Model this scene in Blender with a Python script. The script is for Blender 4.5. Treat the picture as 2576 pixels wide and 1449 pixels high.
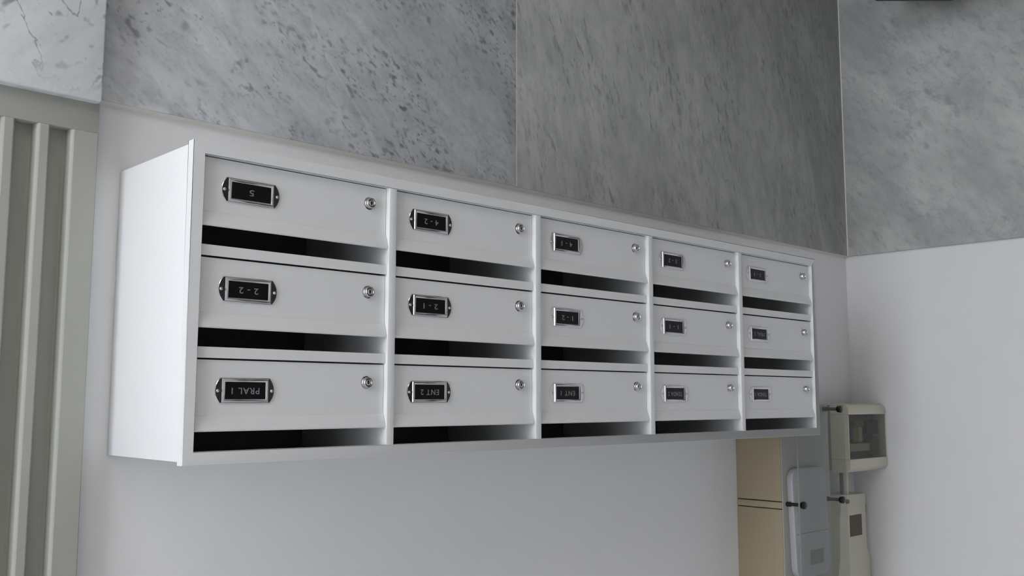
import bpy, bmesh, math
from mathutils import Vector, Matrix

# ------------------------------------------------------------------ clear
for o in list(bpy.data.objects):
    bpy.data.objects.remove(o, do_unlink=True)
scene = bpy.context.scene
COL = scene.collection

# ------------------------------------------------------------------ camera (the photograph was taken upside down)
CAM = Vector((0.5403, -1.3229, 1.5488))
YAW, PIT, ROL, FPX = 0.766596, -0.113247, 0.000656, 2459.23
d = Vector((-math.sin(YAW)*math.cos(PIT), math.cos(YAW)*math.cos(PIT), math.sin(PIT)))
r = Vector((math.cos(YAW), math.sin(YAW), 0))
u = r.cross(d)
r2 = math.cos(ROL)*r + math.sin(ROL)*u
u2 = -math.sin(ROL)*r + math.cos(ROL)*u
cam_data = bpy.data.cameras.new('camera')
cam_data.sensor_width = 36
cam_data.lens = FPX/2576*36
cam_data.clip_start = 0.02
cam = bpy.data.objects.new('camera', cam_data)
COL.objects.link(cam)
X, Y, Z = -r2, -u2, -d                       # rolled by 180 degrees
cam.matrix_world = Matrix(((X.x, Y.x, Z.x, CAM.x), (X.y, Y.y, Z.y, CAM.y), (X.z, Y.z, Z.z, CAM.z), (0, 0, 0, 1)))
scene.camera = cam

# ------------------------------------------------------------------ daylight and exposure
SKY = 7.6
world = bpy.data.worlds.new('overcast_sky')
scene.world = world
world.use_nodes = True
bg = world.node_tree.nodes['Background']
bg.inputs['Color'].default_value = (0.925, 0.960, 1.04, 1)
bg.inputs['Strength'].default_value = SKY
scene.view_settings.view_transform = 'Standard'
scene.view_settings.look = 'None'
scene.view_settings.gamma = 1.0
scene.view_settings.exposure = 0.0
scene.view_settings.use_curve_mapping = False

# the glazed street entrance in the right-hand wall lets the sky in
ROOM_R, ROOM_F, ROOM_H = 2.35, -3.1, 2.9
DOOR_Y0, DOOR_Y1, DOOR_Z1 = -1.45, -0.28, 2.45
WX = -2.05                                    # left wall
portal_d = bpy.data.lights.new('entrance_daylight_portal', 'AREA')
portal_d.shape = 'RECTANGLE'
portal_d.size = DOOR_Z1 - 0.0
portal_d.size_y = DOOR_Y1 - DOOR_Y0
portal_d.cycles.is_portal = True
portal = bpy.data.objects.new('entrance_daylight_portal', portal_d)
COL.objects.link(portal)
portal.location = (ROOM_R + 0.22, (DOOR_Y0 + DOOR_Y1)/2, DOOR_Z1/2)
portal.rotation_euler = (0, math.pi/2, 0)     # shines towards -x

# hazy sun added through the entrance for warm bounce off the floor
bounce_sun_d = bpy.data.lights.new('bounce_sun', 'SUN')
bounce_sun_d.energy = 22.0
bounce_sun_d.angle = math.radians(2.0)
bounce_sun_d.color = (1.0, 0.95, 0.90)
bounce_sun = bpy.data.objects.new('bounce_sun', bounce_sun_d)
COL.objects.link(bounce_sun)
bounce_sun.rotation_euler = Vector((-0.58, -0.30, -0.76)).to_track_quat('-Z', 'Y').to_euler()
bounce_sun.location = (5, 1, 5)

# ------------------------------------------------------------------ materials
def srgb(r_, g_, b_):
    f = lambda c: (c/255/12.92) if c/255 <= 0.04045 else ((c/255 + 0.055)/1.055)**2.4
    return (f(r_), f(g_), f(b_), 1)

def mat(name, col, rough=0.5, metal=0.0, bump=0.0, bscale=300.0, var=0.0, vscale=8.0, spec=0.5):
    m = bpy.data.materials.new(name); m.use_nodes = True
    nt = m.node_tree; b = nt.nodes['Principled BSDF']
    b.inputs['Base Color'].default_value = col
    b.inputs['Roughness'].default_value = rough
    b.inputs['Metallic'].default_value = metal
    b.inputs['Specular IOR Level'].default_value = spec
    tc = nt.nodes.new('ShaderNodeTexCoord')
    if bump:
        n = nt.nodes.new('ShaderNodeTexNoise'); n.inputs['Scale'].default_value = bscale; n.inputs['Detail'].default_value = 3
        bp = nt.nodes.new('ShaderNodeBump'); bp.inputs['Strength'].default_value = bump; bp.inputs['Distance'].default_value = 0.001
        nt.links.new(tc.outputs['Object'], n.inputs['Vector']); nt.links.new(n.outputs['Fac'], bp.inputs['Height'])
        nt.links.new(bp.outputs['Normal'], b.inputs['Normal'])
    if var:
        n = nt.nodes.new('ShaderNodeTexNoise'); n.inputs['Scale'].default_value = vscale; n.inputs['Detail'].default_value = 4
        mx = nt.nodes.new('ShaderNodeMix'); mx.data_type = 'RGBA'
        mx.inputs['A'].default_value = col
        mx.inputs['B'].default_value = tuple(c*(1-var) for c in col[:3]) + (1,)
        nt.links.new(tc.outputs['Object'], n.inputs['Vector']); nt.links.new(n.outputs['Fac'], mx.inputs['Factor'])
        nt.links.new(mx.outputs['Result'], b.inputs['Base Color'])
    return m

def marble(name, base, cloud, speck, rot, fleck=(70, 70, 28), amount=0.8, lo=0.57, hi=0.68, streak=0.5, vein=0.0, vein_scale=3.0, seed=0.0, mottle=0.5, pale=0.0):
    """white marble: soft clouds drawn out along the bedding (local z of the mapping), short grey flecks and faint veins"""
    m = bpy.data.materials.new(name); m.use_nodes = True
    nt = m.node_tree; L = nt.links.new; N = nt.nodes.new
    b = nt.nodes['Principled BSDF']; b.inputs['Roughness'].default_value = 0.38; b.inputs['Specular IOR Level'].default_value = 0.35
    tc = N('ShaderNodeTexCoord')
    mp = N('ShaderNodeMapping'); mp.inputs['Rotation'].default_value = rot; mp.inputs['Location'].default_value = (seed, seed*1.7, seed*0.6)
    L(tc.outputs['Object'], mp.inputs['Vector'])
    def noise(scale, detail, rough, lo_, hi_, vec=None, dist=0.0):
        v = mp.outputs['Vector']
        if vec:
            st = N('ShaderNodeVectorMath'); st.operation = 'MULTIPLY'; st.inputs[1].default_value = vec
            L(v, st.inputs[0]); v = st.outputs['Vector']
        n = N('ShaderNodeTexNoise'); n.inputs['Scale'].default_value = scale; n.inputs['Detail'].default_value = detail
        n.inputs['Roughness'].default_value = rough; n.inputs['Distortion'].default_value = dist
        L(v, n.inputs['Vector'])
        mr = N('ShaderNodeMapRange'); mr.interpolation_type = 'SMOOTHSTEP'
        mr.inputs['From Min'].default_value = lo_; mr.inputs['From Max'].default_value = hi_
        L(n.outputs['Fac'], mr.inputs['Value'])
        return mr.outputs['Result']
    def math_(op, a_, b_):
        n = N('ShaderNodeMath'); n.operation = op
        for i, q in enumerate((a_, b_)):
            if isinstance(q, (int, float)): n.inputs[i].default_value = q
            else: L(q, n.inputs[i])
        return n.outputs[0]
    def mix(fac, a_, b_):
        n = N('ShaderNodeMix'); n.data_type = 'RGBA'
        L(fac, n.inputs['Factor'])
        for k, q in (('A', a_), ('B', b_)):
            if isinstance(q, tuple): n.inputs[k].default_value = q
            else: L(q, n.inputs[k])
        return n.outputs['Result']
    broad = noise(1.0, 6, 0.6, 0.36, 0.66, (7, 7, 3.2))
    fine = noise(1.0, 4, 0.65, 0.35, 0.70, (30, 30, 9))
    clouds = math_('ADD', math_('MULTIPLY', broad, 1 - streak), math_('MULTIPLY', fine, streak))
    col = mix(clouds, base, cloud)
    mot = noise(1.0, 5, 0.7, 0.42, 0.72, (42, 42, 20))
    col = mix(math_('MULTIPLY', mot, mottle), col, tuple(0.55*a_ + 0.45*b_ for a_, b_ in zip(cloud, speck)))
    if pale:
        n = N('ShaderNodeTexNoise'); n.inputs['Scale'].default_value = 1.0; n.inputs['Detail'].default_value = 2; n.inputs['Roughness'].default_value = 0.4
        st = N('ShaderNodeVectorMath'); st.operation = 'MULTIPLY'; st.inputs[1].default_value = (5, 5, 0.9)
        L(mp.outputs['Vector'], st.inputs[0]); L(st.outputs['Vector'], n.inputs['Vector'])
        ab = math_('ABSOLUTE', math_('SUBTRACT', n.outputs['Fac'], 0.53), 0)
        mr = N('ShaderNodeMapRange'); mr.interpolation_type = 'SMOOTHSTEP'
        mr.inputs['From Min'].default_value = 0.0; mr.inputs['From Max'].default_value = 0.010
        mr.inputs['To Min'].default_value = 1.0; mr.inputs['To Max'].default_value = 0.0
        L(ab, mr.inputs['Value'])
        col = mix(math_('MULTIPLY', mr.outputs['Result'], pale), col, tuple(min(1, 1.15*q) for q in base))
    patch = noise(1.0, 3, 0.55, 0.34, 0.60, (9, 9, 5))
    f1 = noise(1.0, 1.5, 0.5, lo, hi, fleck)
    f2 = noise(1.0, 2.0, 0.5, lo + 0.03, hi + 0.03, tuple(q*1.9 for q in fleck))
    fl = math_('MULTIPLY', math_('MAXIMUM', f1, f2), math_('MULTIPLY', math_('ADD', patch, 0.15), amount))
    col = mix(math_('MINIMUM', fl, 0.95), col, speck)
    if vein:
        n = N('ShaderNodeTexNoise'); n.inputs['Scale'].default_value = vein_scale; n.inputs['Detail'].default_value = 6; n.inputs['Roughness'].default_value = 0.58; n.inputs['Distortion'].default_value = 0.5
        L(mp.outputs['Vector'], n.inputs['Vector'])
        ab = math_('ABSOLUTE', math_('SUBTRACT', n.outputs['Fac'], 0.5), 0)
        mr = N('ShaderNodeMapRange'); mr.interpolation_type = 'SMOOTHSTEP'
        mr.inputs['From Min'].default_value = 0.0; mr.inputs['From Max'].default_value = 0.014
        mr.inputs['To Min'].default_value = 1.0; mr.inputs['To Max'].default_value = 0.0
        L(ab, mr.inputs['Value'])
        col = mix(math_('MULTIPLY', mr.outputs['Result'], math_('MULTIPLY', patch, vein)), col, speck)
    L(col, b.inputs['Base Color'])
    return m

def glass(name, tint=(0.93, 0.96, 0.95, 1)):
    m = bpy.data.materials.new(name); m.use_nodes = True
    nt = m.node_tree; nt.nodes.clear()
    o = nt.nodes.new('ShaderNodeOutputMaterial')
    t = nt.nodes.new('ShaderNodeBsdfTransparent'); t.inputs['Color'].default_value = tint
    g = nt.nodes.new('ShaderNodeBsdfGlossy'); g.inputs['Roughness'].default_value = 0.03
    fr = nt.nodes.new('ShaderNodeFresnel'); fr.inputs['IOR'].default_value = 1.45
    ge = nt.nodes.new('ShaderNodeNewGeometry')
    iv = nt.nodes.new('ShaderNodeMath'); iv.operation = 'SUBTRACT'; iv.inputs[0].default_value = 1.0
    mu = nt.nodes.new('ShaderNodeMath'); mu.operation = 'MULTIPLY'
    mx = nt.nodes.new('ShaderNodeMixShader')
    nt.links.new(ge.outputs['Backfacing'], iv.inputs[1]); nt.links.new(fr.outputs[0], mu.inputs[0]); nt.links.new(iv.outputs[0], mu.inputs[1])
    nt.links.new(mu.outputs[0], mx.inputs[0]); nt.links.new(t.outputs[0], mx.inputs[1]); nt.links.new(g.outputs[0], mx.inputs[2])
    nt.links.new(mx.outputs[0], o.inputs['Surface'])
    return m

M = dict(
    wall=mat('white_plaster_paint', (0.80, 0.805, 0.815, 1), 0.75, bump=0.25, bscale=60, var=0.05, vscale=3),
    ceiling=mat('ceiling_paint', (0.78, 0.78, 0.77, 1), 0.8, var=0.04),
    floor=mat('floor_stone', (0.68, 0.625, 0.58, 1), 0.45, var=0.12, vscale=5),
    dark_wood=mat('dark_walnut', (0.035, 0.022, 0.017, 1), 0.45, var=0.4, vscale=20),
    paint=mat('white_powder_coat', (0.74, 0.755, 0.76, 1), 0.42, bump=0.06, bscale=900),
    beige=mat('beige_gloss_paint', (0.355, 0.362, 0.322, 1), 0.5, bump=0.15, bscale=120, var=0.08, vscale=6),
    grout=mat('pale_grout', (0.70, 0.69, 0.65, 1), 0.9),
    chrome=mat('polished_nickel', (0.60, 0.60, 0.61, 1), 0.16, 1.0),
    rim=mat('satin_nickel', (0.70, 0.70, 0.71, 1), 0.20, 1.0),
    inner_shade=mat('slot_shade_dark', (0.10, 0.088, 0.088, 1), 0.6),  # dark colour deepens the shade seen through the letter slots
    plate=mat('nickel_plate', (0.68, 0.68, 0.69, 1), 0.15, 1.0),
    black=mat('black_laminate', (0.006, 0.006, 0.007, 1), 0.35, spec=0.25),
    letter=mat('engraved_grey', (0.21, 0.215, 0.22, 1), 0.6),
    tan=mat('tan_painted_board', (0.34, 0.28, 0.185, 1), 0.6, var=0.1, vscale=10),
    greyplate=mat('grey_board', (0.38, 0.37, 0.345, 1), 0.55, var=0.1),
    cream=mat('cream_plastic', (0.62, 0.60, 0.50, 1), 0.45, var=0.05),
    greyplastic=mat('grey_plastic', (0.22, 0.215, 0.19, 1), 0.5),
    brown=mat('brown_module', (0.10, 0.085, 0.06, 1), 0.5),
    pink=mat('terracotta_module', (0.20, 0.13, 0.10, 1), 0.5),
    reflection_white=mat('pale_reflection', (0.41, 0.41, 0.425, 1), 0.4),  # pale tone of the reflection modelled behind the cover plate
    black_rubber=mat('black_anodised', (0.012, 0.012, 0.012, 1), 0.35),
    bin=mat('black_bin_plastic', (0.010, 0.009, 0.010, 1), 0.4),
    glass=glass('clear_acrylic', (0.86, 0.88, 0.87, 1)),
    window=glass('smoky_window', (0.72, 0.72, 0.68, 1)),
    glassedge=mat('green_glass_edge', (0.24, 0.26, 0.22, 1), 0.2),
    doorglass=glass('door_glass', (0.97, 0.98, 0.98, 1)),
    frame=mat('aluminium_frame', (0.35, 0.35, 0.35, 1), 0.4, 0.6),
)
M['marble_a'] = marble('carrara_flecked', (0.62, 0.64, 0.655, 1), (0.43, 0.45, 0.465, 1), (0.165, 0.18, 0.21, 1), (0, math.radians(52), 0), (100, 100, 56), 0.80, 0.54, 0.74, 0.35, 0.30, 2.0, 1.3, 0.50, 0.25)
M['marble_b'] = marble('carrara_streaked', (0.45, 0.46, 0.445, 1), (0.31, 0.318, 0.308, 1), (0.15, 0.16, 0.16, 1), (0, math.radians(14), 0), (88, 88, 32), 0.55, 0.55, 0.75, 0.40, 0.0, 2.0, 4.1, 0.50, 0.3)
M['marble_c'] = marble('carrara_cloudy', (0.57, 0.57, 0.555, 1), (0.37, 0.38, 0.372, 1), (0.22, 0.23, 0.235, 1), (math.radians(-40), 0, 0), (60, 60, 30), 0.38, 0.56, 0.76, 0.15, 0.25, 3.0, 2.2, 0.45, 0.0)
M['marble_d'] = marble('carrara_white', (0.70, 0.72, 0.73, 1), (0.58, 0.61, 0.63, 1), (0.20, 0.23, 0.26, 1), (0, math.radians(-40), 0), (60, 60, 45), 0.7, 0.62, 0.76, 0.3, 0.75, 7.0, 9.1, 0.25, 0.0)

# ------------------------------------------------------------------ mesh helpers
def box(bm, x0, x1, y0, y1, z0, z1):
    vs = [bm.verts.new((x, y, z)) for z in (z0, z1) for y in (y0, y1) for x in (x0, x1)]
    for f in ((0, 2, 3, 1), (4, 5, 7, 6), (0, 1, 5, 4), (2, 6, 7, 3), (0, 4, 6, 2), (1, 3, 7, 5)):
        bm.faces.new([vs[i] for i in f])
    return vs

def prism(bm, pts, axis, a0, a1):
    """closed 2-D outline extruded along an axis ('x': pts are (y,z); 'y': (x,z); 'z': (x,y))"""
    def P(p, a):
        return {'x': (a, p[0], p[1]), 'y': (p[0], a, p[1]), 'z': (p[0], p[1], a)}[axis]
    A = [bm.verts.new(P(p, a0)) for p in pts]; B = [bm.verts.new(P(p, a1)) for p in pts]
    n = len(pts)
    for i in range(n):
        bm.faces.new((A[i], A[(i+1) % n], B[(i+1) % n], B[i]))
    bm.faces.new(A); bm.faces.new(list(reversed(B)))

def lathe_y(bm, prof, x, y, z, n=24):
    """revolve (radius, y-offset) points about an axis parallel to y"""
    rings = []
    for rad, dy in prof:
        rings.append([bm.verts.new((x + rad*math.cos(2*math.pi*k/n), y + dy, z + rad*math.sin(2*math.pi*k/n))) for k in range(n)])
    for a, b in zip(rings, rings[1:]):
        for k in range(n):
            bm.faces.new((a[k], a[(k+1) % n], b[(k+1) % n], b[k]))
    bm.faces.new(rings[0]); bm.faces.new(list(reversed(rings[-1])))

def mesh(bm, name, bevel=0.0, seg=2, smooth=False):
    bmesh.ops.recalc_face_normals(bm, faces=bm.faces)
    if bevel:
        es = [e for e in bm.edges if len(e.link_faces) == 2 and e.calc_face_angle(0) > 0.6]
        bmesh.ops.bevel(bm, geom=es, offset=bevel, segments=seg, profile=0.5, affect='EDGES', clamp_overlap=True)
    me = bpy.data.meshes.new(name); bm.to_mesh(me); bm.free()
    if smooth:
        for p in me.polygons: p.use_smooth = True
        try: me.set_sharp_from_angle(angle=math.radians(40))
        except Exception: pass
    return me

def obj(name, me, m, parent=None):
    o = bpy.data.objects.new(name, me); COL.objects.link(o)
    if m is not None and len(me.materials) == 0: me.materials.append(m)
    if parent is not None: o.parent = parent
    return o

def make(name, fn, m, parent=None, bevel=0.0, seg=2, smooth=False):
    bm = bmesh.new(); fn(bm)
    return obj(name, mesh(bm, name, bevel, seg, smooth), m, parent)

def bx(name, c, m, parent=None, bevel=0.0, seg=2):
    return make(name, lambda bm: box(bm, *c), m, parent, bevel, seg, smooth=bevel > 0)

def struct(o, label, cat):
    o['kind'] = 'structure'; o['label'] = label; o['category'] = cat
    return o

def empty(name, loc):
    o = bpy.data.objects.new(name, None); COL.objects.link(o); o.location = loc
    o.empty_display_size = 0.05
    return o

def adopt(o, parent):
    """parent o, whose mesh is in world coordinates, to an empty that has been moved"""
    o.parent = parent
    o.matrix_parent_inverse = Matrix.Translation(-parent.location)
    return o

# ------------------------------------------------------------------ the hall
T = 0.2
struct(bx('floor', (WX-T, ROOM_R+T, ROOM_F-T, T, -T, 0), M['floor']), 'grey stone floor of the entrance hall', 'floor')
struct(bx('ceiling', (WX-T, ROOM_R+T, ROOM_F-T, T, ROOM_H, ROOM_H+T), M['ceiling']), 'plain white ceiling of the entrance hall', 'ceiling')
wall_back = struct(bx('wall_back', (WX-T, ROOM_R+T, 0, T, 0, ROOM_H), M['wall']), 'white plaster wall behind the mailboxes with marble wainscot', 'wall')
wall_left = struct(bx('wall_left', (WX-T, WX, ROOM_F-T, 0, 0, ROOM_H), M['wall']), 'white plaster end wall meeting the mailbox wall', 'wall')
wall_front = struct(bx('wall_front', (WX, ROOM_R+T, ROOM_F-T, ROOM_F, 0, ROOM_H), M['wall']), 'white plaster wall facing the mailboxes', 'wall')

def wall_r(bm):
    box(bm, ROOM_R, ROOM_R+T, ROOM_F, DOOR_Y0, 0, ROOM_H)
    box(bm, ROOM_R, ROOM_R+T, DOOR_Y1, 0, 0, ROOM_H)
    box(bm, ROOM_R, ROOM_R+T, DOOR_Y0, DOOR_Y1, DOOR_Z1, ROOM_H)
struct(make('wall_right', wall_r, M['wall']), 'white plaster street wall around the glazed entrance', 'wall')

# glazed entrance
door = struct(bx('door_1', (ROOM_R+0.09, ROOM_R+0.13, DOOR_Y0+0.005, DOOR_Y0+0.055, 0, DOOR_Z1), M['frame']), 'glazed street entrance with slim metal frame', 'door')
bx('door_frame', (ROOM_R+0.09, ROOM_R+0.13, DOOR_Y1-0.055, DOOR_Y1-0.005, 0, DOOR_Z1), M['frame'], door)
bx('mullion', (ROOM_R+0.09, ROOM_R+0.13, -0.95, -0.90, 0, DOOR_Z1-0.05), M['frame'], door)
bx('top_rail', (ROOM_R+0.09, ROOM_R+0.13, DOOR_Y0+0.055, DOOR_Y1-0.055, DOOR_Z1-0.05, DOOR_Z1), M['frame'], door)
bx('pane', (ROOM_R+0.107, ROOM_R+0.113, DOOR_Y0+0.055, -0.95, 0.0, DOOR_Z1-0.05), M['doorglass'], door)
bx('pane', (ROOM_R+0.107, ROOM_R+0.113, -0.90, DOOR_Y1-0.055, 0.0, DOOR_Z1-0.05), M['doorglass'], door)

# unseen dark doors added so the nickel name plates reflect something dark
refl_door_a = struct(bx('reflected_door_1', (WX, WX+0.03, -3.0, -1.72, 0, 2.4), M['dark_wood']), 'unseen dark double doors added in the end wall for plate reflections', 'door')
for k in range(2):
    bx('door_leaf', (WX+0.03, WX+0.05, -2.96+k*0.61, -2.37+k*0.61, 0.0, 2.34), M['dark_wood'], refl_door_a, 0.004)
refl_door_b = struct(bx('reflected_door_2', (-1.93, -1.10, ROOM_F, ROOM_F+0.03, 0, 2.4), M['dark_wood']), 'unseen dark door added facing the mailboxes for plate reflections', 'door')
bx('door_leaf', (-1.88, -1.15, ROOM_F+0.03, ROOM_F+0.05, 0.0, 2.34), M['dark_wood'], refl_door_b, 0.004)

# ------------------------------------------------------------------ marble wainscot
WZ = 1.147
bx('marble_slab', (-0.7336, 0.0560, -0.012, 0, 0, WZ), M['marble_a'], wall_back, 0.0015)
bx('marble_slab', (WX+0.012, -0.7352, -0.012, 0, 0, WZ), M['marble_b'], wall_back, 0.0015)
bx('grout_joint', (-0.7352, -0.7336, -0.0119, 0, 0, WZ-0.001), M['grout'], wall_back)
make('plaster_fillet', lambda bm: prism(bm, [(0, WZ), (-0.0112, WZ), (-0.0100, WZ + 0.0012), (-0.003, WZ + 0.0030), (0, WZ + 0.005)], 'x', WX + 0.0001, 0.0555), M['grout'], wall_back, smooth=True)
make('grout_joint', lambda bm: prism(bm, [(WX + 0.0118, -0.0118), (WX + 0.0138, -0.0120), (WX + 0.0120, -0.0140)], 'z', 0, WZ - 0.0005), M['grout'], wall_back)
for y0, y1 in ((-1.30, 0.0), (-1.715, -1.3016)):
    bx('marble_slab', (WX, WX+0.012, y0, y1, 0, WZ), M['marble_c'], wall_left, 0.0015)

# fluted pilaster beside the mailboxes, on a marble plinth
def flutes(bm):
    x0, x1, yf, yb = 0.0552, 0.334, -0.025, 0.0
    w, land, first = 0.0300, 0.0123, 0.0325
    pts = [(x0, yb), (x0, yf + 0.0012), (x0 + 0.0012, yf)]
    x = x0 + first
    while x + w < x1 - 0.02:
        dep = 0.020
        pts += [(x - 0.0015, yf), (x, yf + 0.0008), (x + 0.0022, yf + 0.004), (x + 0.0040, yf + dep*0.85), (x + 0.0075, yf + dep),
                (x + w - 0.0065, yf + dep), (x + w - 0.003, yf + dep*0.85), (x + w - 0.0015, yf + 0.004), (x + w, yf + 0.0008), (x + w + 0.0012, yf)]
        x += w + land
    pts += [(x1 - 0.0012, yf), (x1, yf + 0.0012), (x1, yb)]
    prism(bm, pts, 'z', 1.1975, ROOM_H)
pil = struct(make('trim_1', flutes, M['beige']), 'beige fluted pilaster beside the mailboxes standing on white marble', 'pilaster')
bx('pilaster_foot', (0.0552, 0.334, -0.025, 0, 1.157, 1.1975), M['beige'], pil, 0.0012)
bx('marble_slab', (0.0580, 0.348, -0.040, 0, 0, 1.158), M['marble_d'], pil, 0.0028, 3)

# ------------------------------------------------------------------ mailbox bank
Z0 = 1.25
W_, T_, D_ = 0.28163, 0.01244, 0.2198
B_, A_, C_, LIP = 0.0145, 0.0157, 0.0153, 0.0041
PITCH, ROWS, COLS = 0.125, 3, 5
HO = 0.3613                                    # opening height
XL = -(COLS*W_ + (COLS-1)*T_)                  # left end of the openings
bank = empty('mailbox_bank', (XL/2, 0, Z0 - C_))
bank['label'] = 'white metal bank of fifteen mailboxes with letter slots mounted on the wall'
bank['category'] = 'mailboxes'
SH = 0.0015                                    # sheet thickness

def part(name, fn, m, bevel=0.0, parent=None, seg=2, smooth=None):
    o = make(name, fn, m, None, bevel, seg, smooth=(bevel > 0 if smooth is None else smooth))
    adopt(o, bank)
    return o

zb, zt = Z0 - C_ + LIP, Z0 + HO + A_ - LIP     # body, a little smaller than the front flange
xa, xb = XL - B_, B_
yf0 = -D_ + 0.012
part('side_panel', lambda bm: box(bm, xb - SH, xb, yf0, 0, zb, zt), M['paint'], 0.0006)
part('side_panel', lambda bm: box(bm, xa, xa + SH, yf0, 0, zb, zt), M['paint'], 0.0006)
part('top_panel', lambda bm: box(bm, xa + SH, xb - SH, yf0, 0, zt - SH, zt), M['paint'], 0.0004)
part('bottom_panel', lambda bm: box(bm, xa + SH, xb - SH, yf0, 0, zb, zb + SH), M['paint'], 0.0004)
part('back_panel', lambda bm: box(bm, xa + SH, xb - SH, -0.002, -0.0005, zb + SH, zt - SH), M['inner_shade'])

def front_frame(bm):                           # picture-frame flange
    zo0, zo1 = Z0 - C_, Z0 + HO + A_
    outer = [(xa, zo0), (xb, zo0), (xb, zo1), (xa, zo1)]
    inner = [(XL, Z0), (0, Z0), (0, Z0 + HO), (XL, Z0 + HO)]
    for i in range(4):
        j = (i + 1) % 4
        prism(bm, [outer[i], outer[j], inner[j], inner[i]], 'y', -D_, -D_ + 0.0125)
    bmesh.ops.remove_doubles(bm, verts=bm.verts, dist=1e-5)
    seen = {}
    for f in list(bm.faces):
        k = tuple(sorted(v.index for v in f.verts)) if False else frozenset(f.verts)
        seen.setdefault(k, []).append(f)
    bmesh.ops.delete(bm, geom=[f for fs in seen.values() if len(fs) > 1 for f in fs], context='FACES')
part('front_frame', front_frame, M['paint'], 0.0008)
for k in range(COLS - 1):
    x1 = -(k*(W_ + T_) + W_)
    part('partition', lambda bm: box(bm, x1 - T_, x1, -D_ + 0.0002, -0.003, Z0 + 0.0005 - 0.009, Z0 + HO + 0.009), M['paint'], 0.0008)
part('inner_lining', lambda bm: box(bm, xb - SH - 0.012, xb - SH - 0.0005, -D_ + 0.0127, -0.003, zb + 0.002, zt - 0.002), M['paint'])
part('inner_lining', lambda bm: box(bm, xa + SH + 0.0005, xa + SH + 0.012, -D_ + 0.0127, -0.003, zb + 0.002, zt - 0.002), M['paint'])

# shared meshes, local origin at the lower right corner of the cell on the front plane
def rail_fn(bm):                               # shelf with a folded front edge
    ys = 0.0055
    prism(bm, [(ys, 0.1108), (ys, 0.1243), (0.20, 0.1243), (0.20, 0.1230), (ys + 0.0015, 0.1230), (ys + 0.0015, 0.1122), (0.030, 0.1122), (0.030, 0.1108)], 'x', -W_ + 0.0003, -0.0003)
bm = bmesh.new(); rail_fn(bm); RAIL = mesh(bm, 'shelf_rail', 0.0004, 1); RAIL.materials.append(M['paint']); RAIL.materials.append(M['inner_shade'])
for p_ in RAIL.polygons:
    if p_.center.y > 0.0062: p_.material_index = 1  # rear of the shelf coloured dark to carry the slot shade

RD = 0.0085                                    # door recess behind the flange
def door_fn(bm):
    t = 0.0014
    front = [(RD, 0.0013), (RD, 0.0690), (RD - 0.0010, 0.0698), (RD - 0.0055, 0.0835), (RD - 0.0062, 0.0857), (RD - 0.0058, 0.0872), (RD - 0.0046, 0.0880), (RD - 0.0030, 0.0875), (RD - 0.0024, 0.0860)]
    back = [(RD - 0.0038, 0.0842), (RD + 0.0008, 0.0705), (RD + t, 0.0690), (RD + t, 0.0013)]
    prism(bm, front + back, 'x', -W_ + 0.0008, -0.0008)
bm = bmesh.new(); door_fn(bm); DOOR = mesh(bm, 'mailbox_door', 0, smooth=True); DOOR.materials.append(M['paint']); DOOR.materials.append(M['inner_shade'])
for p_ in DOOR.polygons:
    if p_.normal.y > 0.5 and p_.center.z < 0.083: p_.material_index = 1  # door backs coloured dark as shade in the compartments
for p_ in DOOR.polygons: p_.use_smooth = True
try: DOOR.set_sharp_from_angle(angle=math.radians(25))
except Exception: pass

PX0, PX1, PZ0, PZ1 = -0.1025, -0.0342, 0.0228, 0.0542      # straight part of the plate
PTIP = 0.0068
def plate_outline(grow=0.0, n=7):
    zc = (PZ0 + PZ1)/2; hz = (PZ1 - PZ0)/2 - grow
    pts = []
    for k in range(n):                          # right end arc, bottom to top
        a = -1 + 2*k/(n - 1)
        pts.append((PX1 - grow*0.3 + (PTIP - grow*0.7)*(1 - a*a), zc + hz*a))
    for k in range(n):
        a = 1 - 2*k/(n - 1)
        pts.append((PX0 + grow*0.3 - (PTIP - grow*0.7)*(1 - a*a), zc + hz*a))
    return pts
def plate_fn(bm):
    yb, y1, y2 = RD - 0.0001, RD - 0.0012, RD - 0.0018
    rings = [[bm.verts.new((x, y, z)) for x, z in plate_outline(g)] for g, y in ((0, yb), (0, y1), (0.0007, y2))]
    n = len(rings[0])
    for a, b in zip(rings, rings[1:]):
        for k in range(n): bm.faces.new((a[k], a[(k+1) % n], b[(k+1) % n], b[k]))
    bm.faces.new(rings[0]); bm.faces.new(list(reversed(rings[-1])))
bm = bmesh.new(); plate_fn(bm); PLATE = mesh(bm, 'name_plate', smooth=True); PLATE.materials.append(M['plate'])

LX0, LX1, LZ0, LZ1 = -0.0962, -0.0412, 0.0282, 0.0487       # black card
def rim_fn(bm):                                 # raised half-round frame around the card
    sect = [(0.0, 0.0), (0.0008, -0.0013), (0.0022, -0.0019), (0.0036, -0.0014), (0.0044, 0.0)]   # outward offset, y
    rings = []
    for off, dy in sect:
        rings.append([bm.verts.new((x, RD - 0.0018 + dy, z)) for x, z in ((LX0 - off, LZ0 - off), (LX1 + off, LZ0 - off), (LX1 + off, LZ1 + off), (LX0 - off, LZ1 + off))])
    for a, b in zip(rings, rings[1:]):
        for k in range(4): bm.faces.new((a[k], a[(k+1) % 4], b[(k+1) % 4], b[k]))
    for k in range(4):
        a, b = rings[0], rings[-1]
        bm.faces.new((b[k], b[(k+1) % 4], a[(k+1) % 4], a[k]))
bm = bmesh.new(); rim_fn(bm); RIM = mesh(bm, 'plate_rim', smooth=True); RIM.materials.append(M['rim'])
bm = bmesh.new(); box(bm, LX0, LX1, RD - 0.0023, RD - 0.0018, LZ0, LZ1); CARD = mesh(bm, 'name_card'); CARD.materials.append(M['black'])
SCREWS = []
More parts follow.
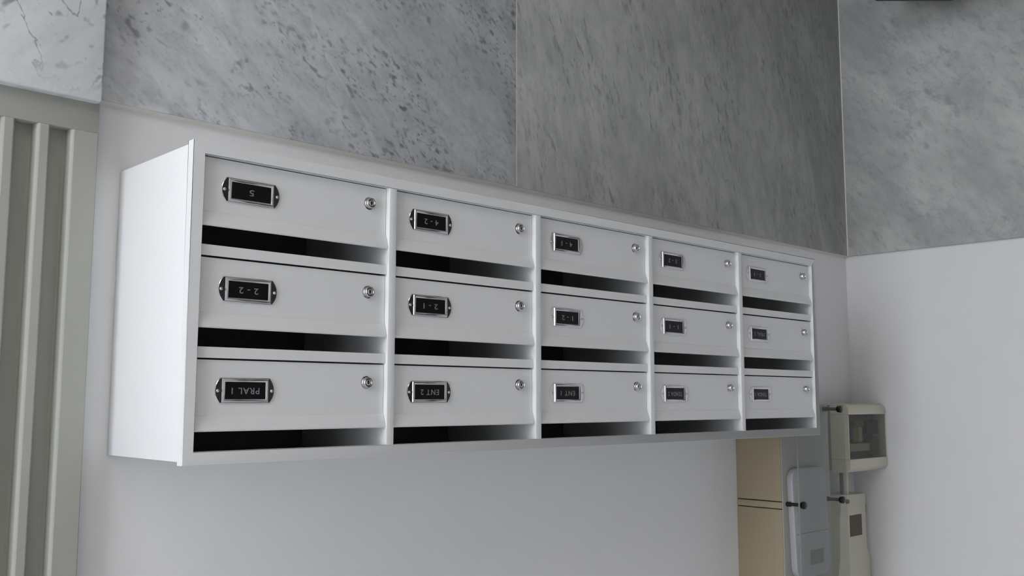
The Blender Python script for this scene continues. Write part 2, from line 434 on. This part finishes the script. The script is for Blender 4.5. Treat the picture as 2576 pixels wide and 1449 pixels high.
for x in (PX0 - 0.0028, PX1 + 0.0028):
    bm = bmesh.new()
    lathe_y(bm, [(0.0021, 0), (0.0021, -0.0005), (0.0017, -0.0012), (0.0009, -0.0016), (0.0002, -0.0017)], x, RD - 0.0018, (PZ0 + PZ1)/2 + 0.0002, 14)
    s = mesh(bm, 'screw', smooth=True); s.materials.append(M['chrome']); SCREWS.append(s)
LKX, LKZ = -0.2515, 0.0262
def lock_fn(bm):
    lathe_y(bm, [(0.0088, 0), (0.0088, -0.0008), (0.0072, -0.0012), (0.0070, -0.0064), (0.0064, -0.0071), (0.0053, -0.0072), (0.0048, -0.0066), (0.0046, -0.0052)], LKX, RD, LKZ, 28)
bm = bmesh.new(); lock_fn(bm); LOCK = mesh(bm, 'lock_collar', smooth=True); LOCK.materials.append(M['chrome'])
def cyl_fn(bm):
    lathe_y(bm, [(0.0041, -0.0052), (0.0041, -0.0060), (0.0036, -0.0064), (0.0014, -0.0066), (0.0003, -0.0066)], LKX, RD, LKZ, 20)
bm = bmesh.new(); cyl_fn(bm); CYL = mesh(bm, 'lock_cylinder', smooth=True); CYL.materials.append(M['plate'])
bm = bmesh.new(); box(bm, LKX - 0.0005, LKX + 0.0005, RD - 0.0068, RD - 0.0064, LKZ - 0.0022, LKZ + 0.0022); KEYH = mesh(bm, 'keyhole'); KEYH.materials.append(M['black'])

def lettering(text):
    c = bpy.data.curves.new('lettering', 'FONT')
    short = len(text) <= 3
    c.body = text; c.size = 0.0112; c.align_x = 'CENTER'; c.align_y = 'CENTER'; c.extrude = 0.0001; c.space_character = 1.7 if short else 1.15
    c.resolution_u = 3; c.offset = 0.00008
    o = bpy.data.objects.new('tmp', c); COL.objects.link(o)
    dg = bpy.context.evaluated_depsgraph_get()
    me = bpy.data.meshes.new_from_object(o.evaluated_get(dg))
    bpy.data.objects.remove(o, do_unlink=True)
    # lay it on the card: text x -> world x, text y -> world z
    xs = [v.co.x for v in me.vertices]
    want = {1: 0.0066, 3: 0.027, 5: 0.034, 6: 0.038, 7: 0.043}[len(text)]
    k = want/(max(xs) - min(xs)); x_mid = (max(xs) + min(xs))/2
    for v in me.vertices:
        x, y, z = v.co
        v.co = ((x - x_mid)*k + (LX0 + LX1)/2, RD - 0.0024 - z, y + (LZ0 + LZ1)/2)
    me.name = 'lettering'; me.materials.clear(); me.materials.append(M['letter'])
    return me

TEXT = [  # rows from the top, columns from the near (right) end
    ['PRAL 1', 'ENT 2', 'ENT 1', 'TENDA 2', 'TENDA 1'],
    ['2-2', '2-1', '1-2', '1-1', 'PRAL 2'],
    ['5', '4-2', '4-1', '3-2', '3-1'],
]
for row in range(ROWS):
    for col in range(COLS):
        org = Vector((-col*(W_ + T_), -D_, Z0 + (ROWS - 1 - row)*PITCH))
        loc = org - bank.location
        dr = obj('door', DOOR, None, bank); dr.location = loc
        dr['label'] = 'white mailbox door with name card reading ' + TEXT[row][col]
        for nm, me in (('name_plate', PLATE), ('plate_rim', RIM), ('name_card', CARD), ('screw', SCREWS[0]), ('screw', SCREWS[1]),
                       ('lock_collar', LOCK), ('lock_cylinder', CYL), ('keyhole', KEYH), ('lettering', lettering(TEXT[row][col]))):
            obj(nm, me, None, dr)
        if row > 0:
            rl = obj('shelf_rail', RAIL, None, bank); rl.location = loc

# ------------------------------------------------------------------ meter cabinet with clear cover plate
CX0, CX1, CY, CZ0, CZJ, CZ1 = -1.688, -1.471, -0.122, 1.560, 1.789, 2.32
cab = empty('meter_cabinet', ((CX0 + CX1)/2, 0, CZ0))
cab['label'] = 'tan wall cabinet with clear cover plate on black standoffs above the mailboxes'
cab['category'] = 'cabinet'
def cpart(name, c, m, bevel=0.0, parent=None, seg=2):
    o = bx(name, c, m, None, bevel, seg)
    if parent is None: adopt(o, cab)
    else: o.parent = parent
    return o
cpart('side_board', (CX1 - 0.016, CX1, CY + 0.003, 0, CZ0, CZJ - 0.009), M['tan'], 0.002)
cpart('side_board', (CX1 - 0.016, CX1, CY + 0.003, 0, CZJ + 0.009, CZ1), M['tan'], 0.002)
cpart('batten', (CX1 - 0.016, CX1 + 0.0015, CY + 0.001, 0, CZJ - 0.0075, CZJ + 0.0075), M['tan'], 0.003)
cpart('side_board', (CX0, CX0 + 0.016, CY + 0.003, 0, CZ0, CZ1), M['tan'], 0.002)
cpart('bottom_board', (CX0 + 0.016, CX1 - 0.016, CY + 0.003, 0, CZ0, CZ0 + 0.014), M['tan'], 0.001)
cpart('front_board', (CX0, CX1, CY, CY + 0.003, CZ0, CZ1), M['greyplate'], 0.001)
GY = -0.164
gl = cpart('cover_plate', (-1.690, -1.472, GY, GY + 0.004, CZ0 + 0.001, CZ1), M['glass'])
adopt(bx('plate_edge', (-1.472, -1.4712, GY + 0.0002, GY + 0.0038, CZ0 + 0.001, CZ1), M['glassedge']), cab)
for x, z in ((-1.487, 1.786), (-1.665, 1.786), (-1.668, 1.572), (-1.487, 1.572)):
    def so(bm, x=x, z=z):
        lathe_y(bm, [(0.0055, 0.0), (0.0055, -0.010), (0.0040, -0.0105), (0.0040, GY + 0.0045 - CY - 0.001), (0.0075, GY + 0.0043 - CY), (0.0075, GY + 0.004 - CY)], x, CY, z, 18)
    adopt(make('standoff', so, M['black_rubber'], None, smooth=True), cab)
    def cap(bm, x=x, z=z):
        lathe_y(bm, [(0.0085, 0.0), (0.0085, -0.004), (0.0070, -0.0055), (0.002, -0.006)], x, GY, z, 18)
    adopt(make('standoff_cap', cap, M['black_rubber'], None, smooth=True), cab)
# reflection in the cover plate, modelled as a solid white rounded plate
def rounded(bm, x0, x1, z0, z1, rad, ya, yb, taper=0.0):
    pts = []
    for cx, cz, a0 in ((x1 - rad, z1 - rad, 0), (x0 + rad, z1 - rad, 90), (x0 + rad, z0 + rad, 180), (x1 - rad, z0 + rad, 270)):
        for k in range(7):
            a = math.radians(a0 + 15*k)
            pts.append((cx + rad*math.cos(a) - taper*(cz - z0), cz + rad*math.sin(a)))
    prism(bm, pts, 'y', ya, yb)
refl = make('reflection_plate', lambda bm: rounded(bm, -1.640, -1.486, 1.706, 1.955, 0.028, CY, CY - 0.016, 0.05), M['reflection_white'], None, 0.003, 2, True)
adopt(refl, cab)
bx('reflection_mark', (-1.617, -1.556, CY - 0.0168, CY - 0.0155, 1.895, 1.928), M['greyplastic'], refl, 0.001)
bx('reflection_line', (-1.640, -1.500, CY - 0.0163, CY - 0.0155, 1.8535, 1.855), M['greyplastic'], refl)

# ------------------------------------------------------------------ fuse box in the corner
FX0, FX1, FY, FZ0, FZ1 = -2.043, -1.837, -0.100, 1.560, 1.736
fb = empty('fuse_box', ((FX0 + FX1)/2, 0, FZ0))
fb['label'] = 'cream plastic fuse box with smoky clear window in the wall corner'
fb['category'] = 'fuse box'
def fpart(name, o): adopt(o, fb); return o
fpart('', bx('back_box', (FX0, FX1, -0.048, 0, FZ0 + 0.004, FZ1 - 0.004), M['greyplastic'], None, 0.003))
def band(z0, z1):
    pts = [(-0.048, z0), (FY + 0.014, z0), (FY + 0.004, z0 + 0.003), (FY, z0 + 0.010), (FY, z1 - 0.010 if z1 - z0 > 0.026 else z1), (FY, z1), (-0.048, z1)]
    pts = [p for i, p in enumerate(pts) if i == 0 or p != pts[i-1]]
    return pts
fpart('', make('lower_cover', lambda bm: prism(bm, [(-0.048, FZ0), (FY + 0.016, FZ0), (FY + 0.006, FZ0 + 0.003), (FY, FZ0 + 0.012), (FY, FZ0 + 0.028), (-0.048, FZ0 + 0.028)], 'x', FX0, FX1), M['cream'], None, 0.0015, 2, True))
fpart('', make('upper_cover', lambda bm: prism(bm, [(-0.048, FZ1), (FY + 0.016, FZ1), (FY + 0.006, FZ1 - 0.004), (FY, FZ1 - 0.012), (FY, FZ1 - 0.034), (-0.048, FZ1 - 0.034)], 'x', FX0, FX1), M['cream'], None, 0.0015, 2, True))
fpart('', bx('side_cover', (FX1 - 0.004, FX1, FY + 0.0015, -0.048, FZ0 + 0.028, FZ1 - 0.034), M['cream'], None, 0.001))
fpart('', bx('window_pane', (FX0 + 0.002, FX1 - 0.004, FY + 0.001, FY + 0.003, FZ0 + 0.0285, FZ1 - 0.0345), M['window']))
fpart('', bx('inner_plate', (FX0 + 0.002, FX1 - 0.004, -0.062, -0.0485, FZ0 + 0.0285, FZ1 - 0.0345), M['greyplastic']))
for x0, x1, z0, z1, m in ((-1.985, -1.855, 1.592, 1.606, 'brown'), (-1.955, -1.900, 1.606, 1.622, 'pink'), (-1.895, -1.860, 1.628, 1.652, 'black_rubber'),
                          (-1.945, -1.925, 1.622, 1.660, 'cream'), (-2.035, -1.970, 1.605, 1.640, 'brown'), (-1.985, -1.850, 1.664, 1.684, 'cream'), (-2.035, -2.000, 1.650, 1.697, 'greyplastic')):
    fpart('', bx('fuse_module', (x0, x1, -0.082, -0.062, z0, z1), M[m], None, 0.002))

# ------------------------------------------------------------------ electricity meter above it
mt = empty('electricity_meter', (-1.955, 0, 1.797))
mt['label'] = 'cream electricity meter with small brown window above the fuse box'
mt['category'] = 'meter'
def mpart(o): adopt(o, mt); return o
mpart(make('housing', lambda bm: prism(bm, [(-2.012, 1.800), (-1.880, 1.797), (-1.868, 1.86), (-1.862, 1.96), (-1.850, 2.0), (-1.848, 2.36), (-2.026, 2.36), (-2.026, 1.97), (-2.012, 1.94)], 'y', 0, -0.050), M['cream'], None, 0.004, 2, True))
mpart(bx('meter_window', (-1.983, -1.919, -0.0515, -0.0495, 1.853, 1.907), M['brown'], None, 0.0006))
mpart(bx('side_clip', (-2.020, -2.006, -0.047, -0.030, 1.83, 1.855), M['greyplastic'], None, 0.002))
mpart(make('fixing_knob', lambda bm: lathe_y(bm, [(0.006, 0), (0.006, -0.006), (0.003, -0.008)], -1.905, -0.05, 1.815, 14), M['greyplastic'], None, smooth=True))
cn = make('conduit', lambda bm: prism(bm, [(-1.935 + 0.011*math.cos(k*math.pi/8), -0.030 + 0.011*math.sin(k*math.pi/8)) for k in range(16)], 'z', FZ1 + 0.0005, 1.8005), M['cream'], None, 0, smooth=True)
mpart(cn)
mpart(bx('cable', (-1.913, -1.905, -0.040, -0.032, FZ1 + 0.0005, 1.7975), M['brown'], None, 0.002))

# ------------------------------------------------------------------ black bin standing across the corner
dh = Vector((-math.sin(YAW), math.cos(YAW), 0)); rh = Vector((math.cos(YAW), math.sin(YAW), 0))
def on_ray(px, py, depth):
    v = d + r2*((2576 - px - 1288)/FPX) - u2*((1449 - py - 724.5)/FPX)
    t = depth/(v.x*dh.x + v.y*dh.y)
    return CAM + v*t
p1, p2 = on_ray(2197, 5.5, 2.42), on_ray(2398, 5.5, 2.42)
wbin = (p1 - p2).length; zbin = p1.z
cbin = (p1 + p2)/2; cbin.z = 0
binE = empty('waste_bin', cbin)
binE.rotation_euler = (0, 0, YAW)
binE['label'] = 'black bin standing across the corner in front of the marble'
binE['category'] = 'bin'
def binshell(bm):
    secs = []
    for z, k in ((0.0, 0.82), (0.004, 0.84), (zbin - 0.03, 1.0)):
        hw, dp = wbin/2*k - 0.006, 0.10*k
        secs.append([bm.verts.new((sx*hw, -0.10 + sy*dp, z)) for sx, sy in ((-1, -1), (1, -1), (1, 1), (-1, 1))])
    for a, b in zip(secs, secs[1:]):
        for k in range(4): bm.faces.new((a[k], a[(k+1) % 4], b[(k+1) % 4], b[k]))
    bm.faces.new(secs[0]); bm.faces.new(secs[-1])
make('bin_body', binshell, M['bin'], binE, 0.01, 3, True)
def rim(bm):
    box(bm, -wbin/2, wbin/2, -0.20, 0.0, zbin - 0.03, zbin)
make('bin_lid', rim, M['bin'], binE, 0.009, 3, True)
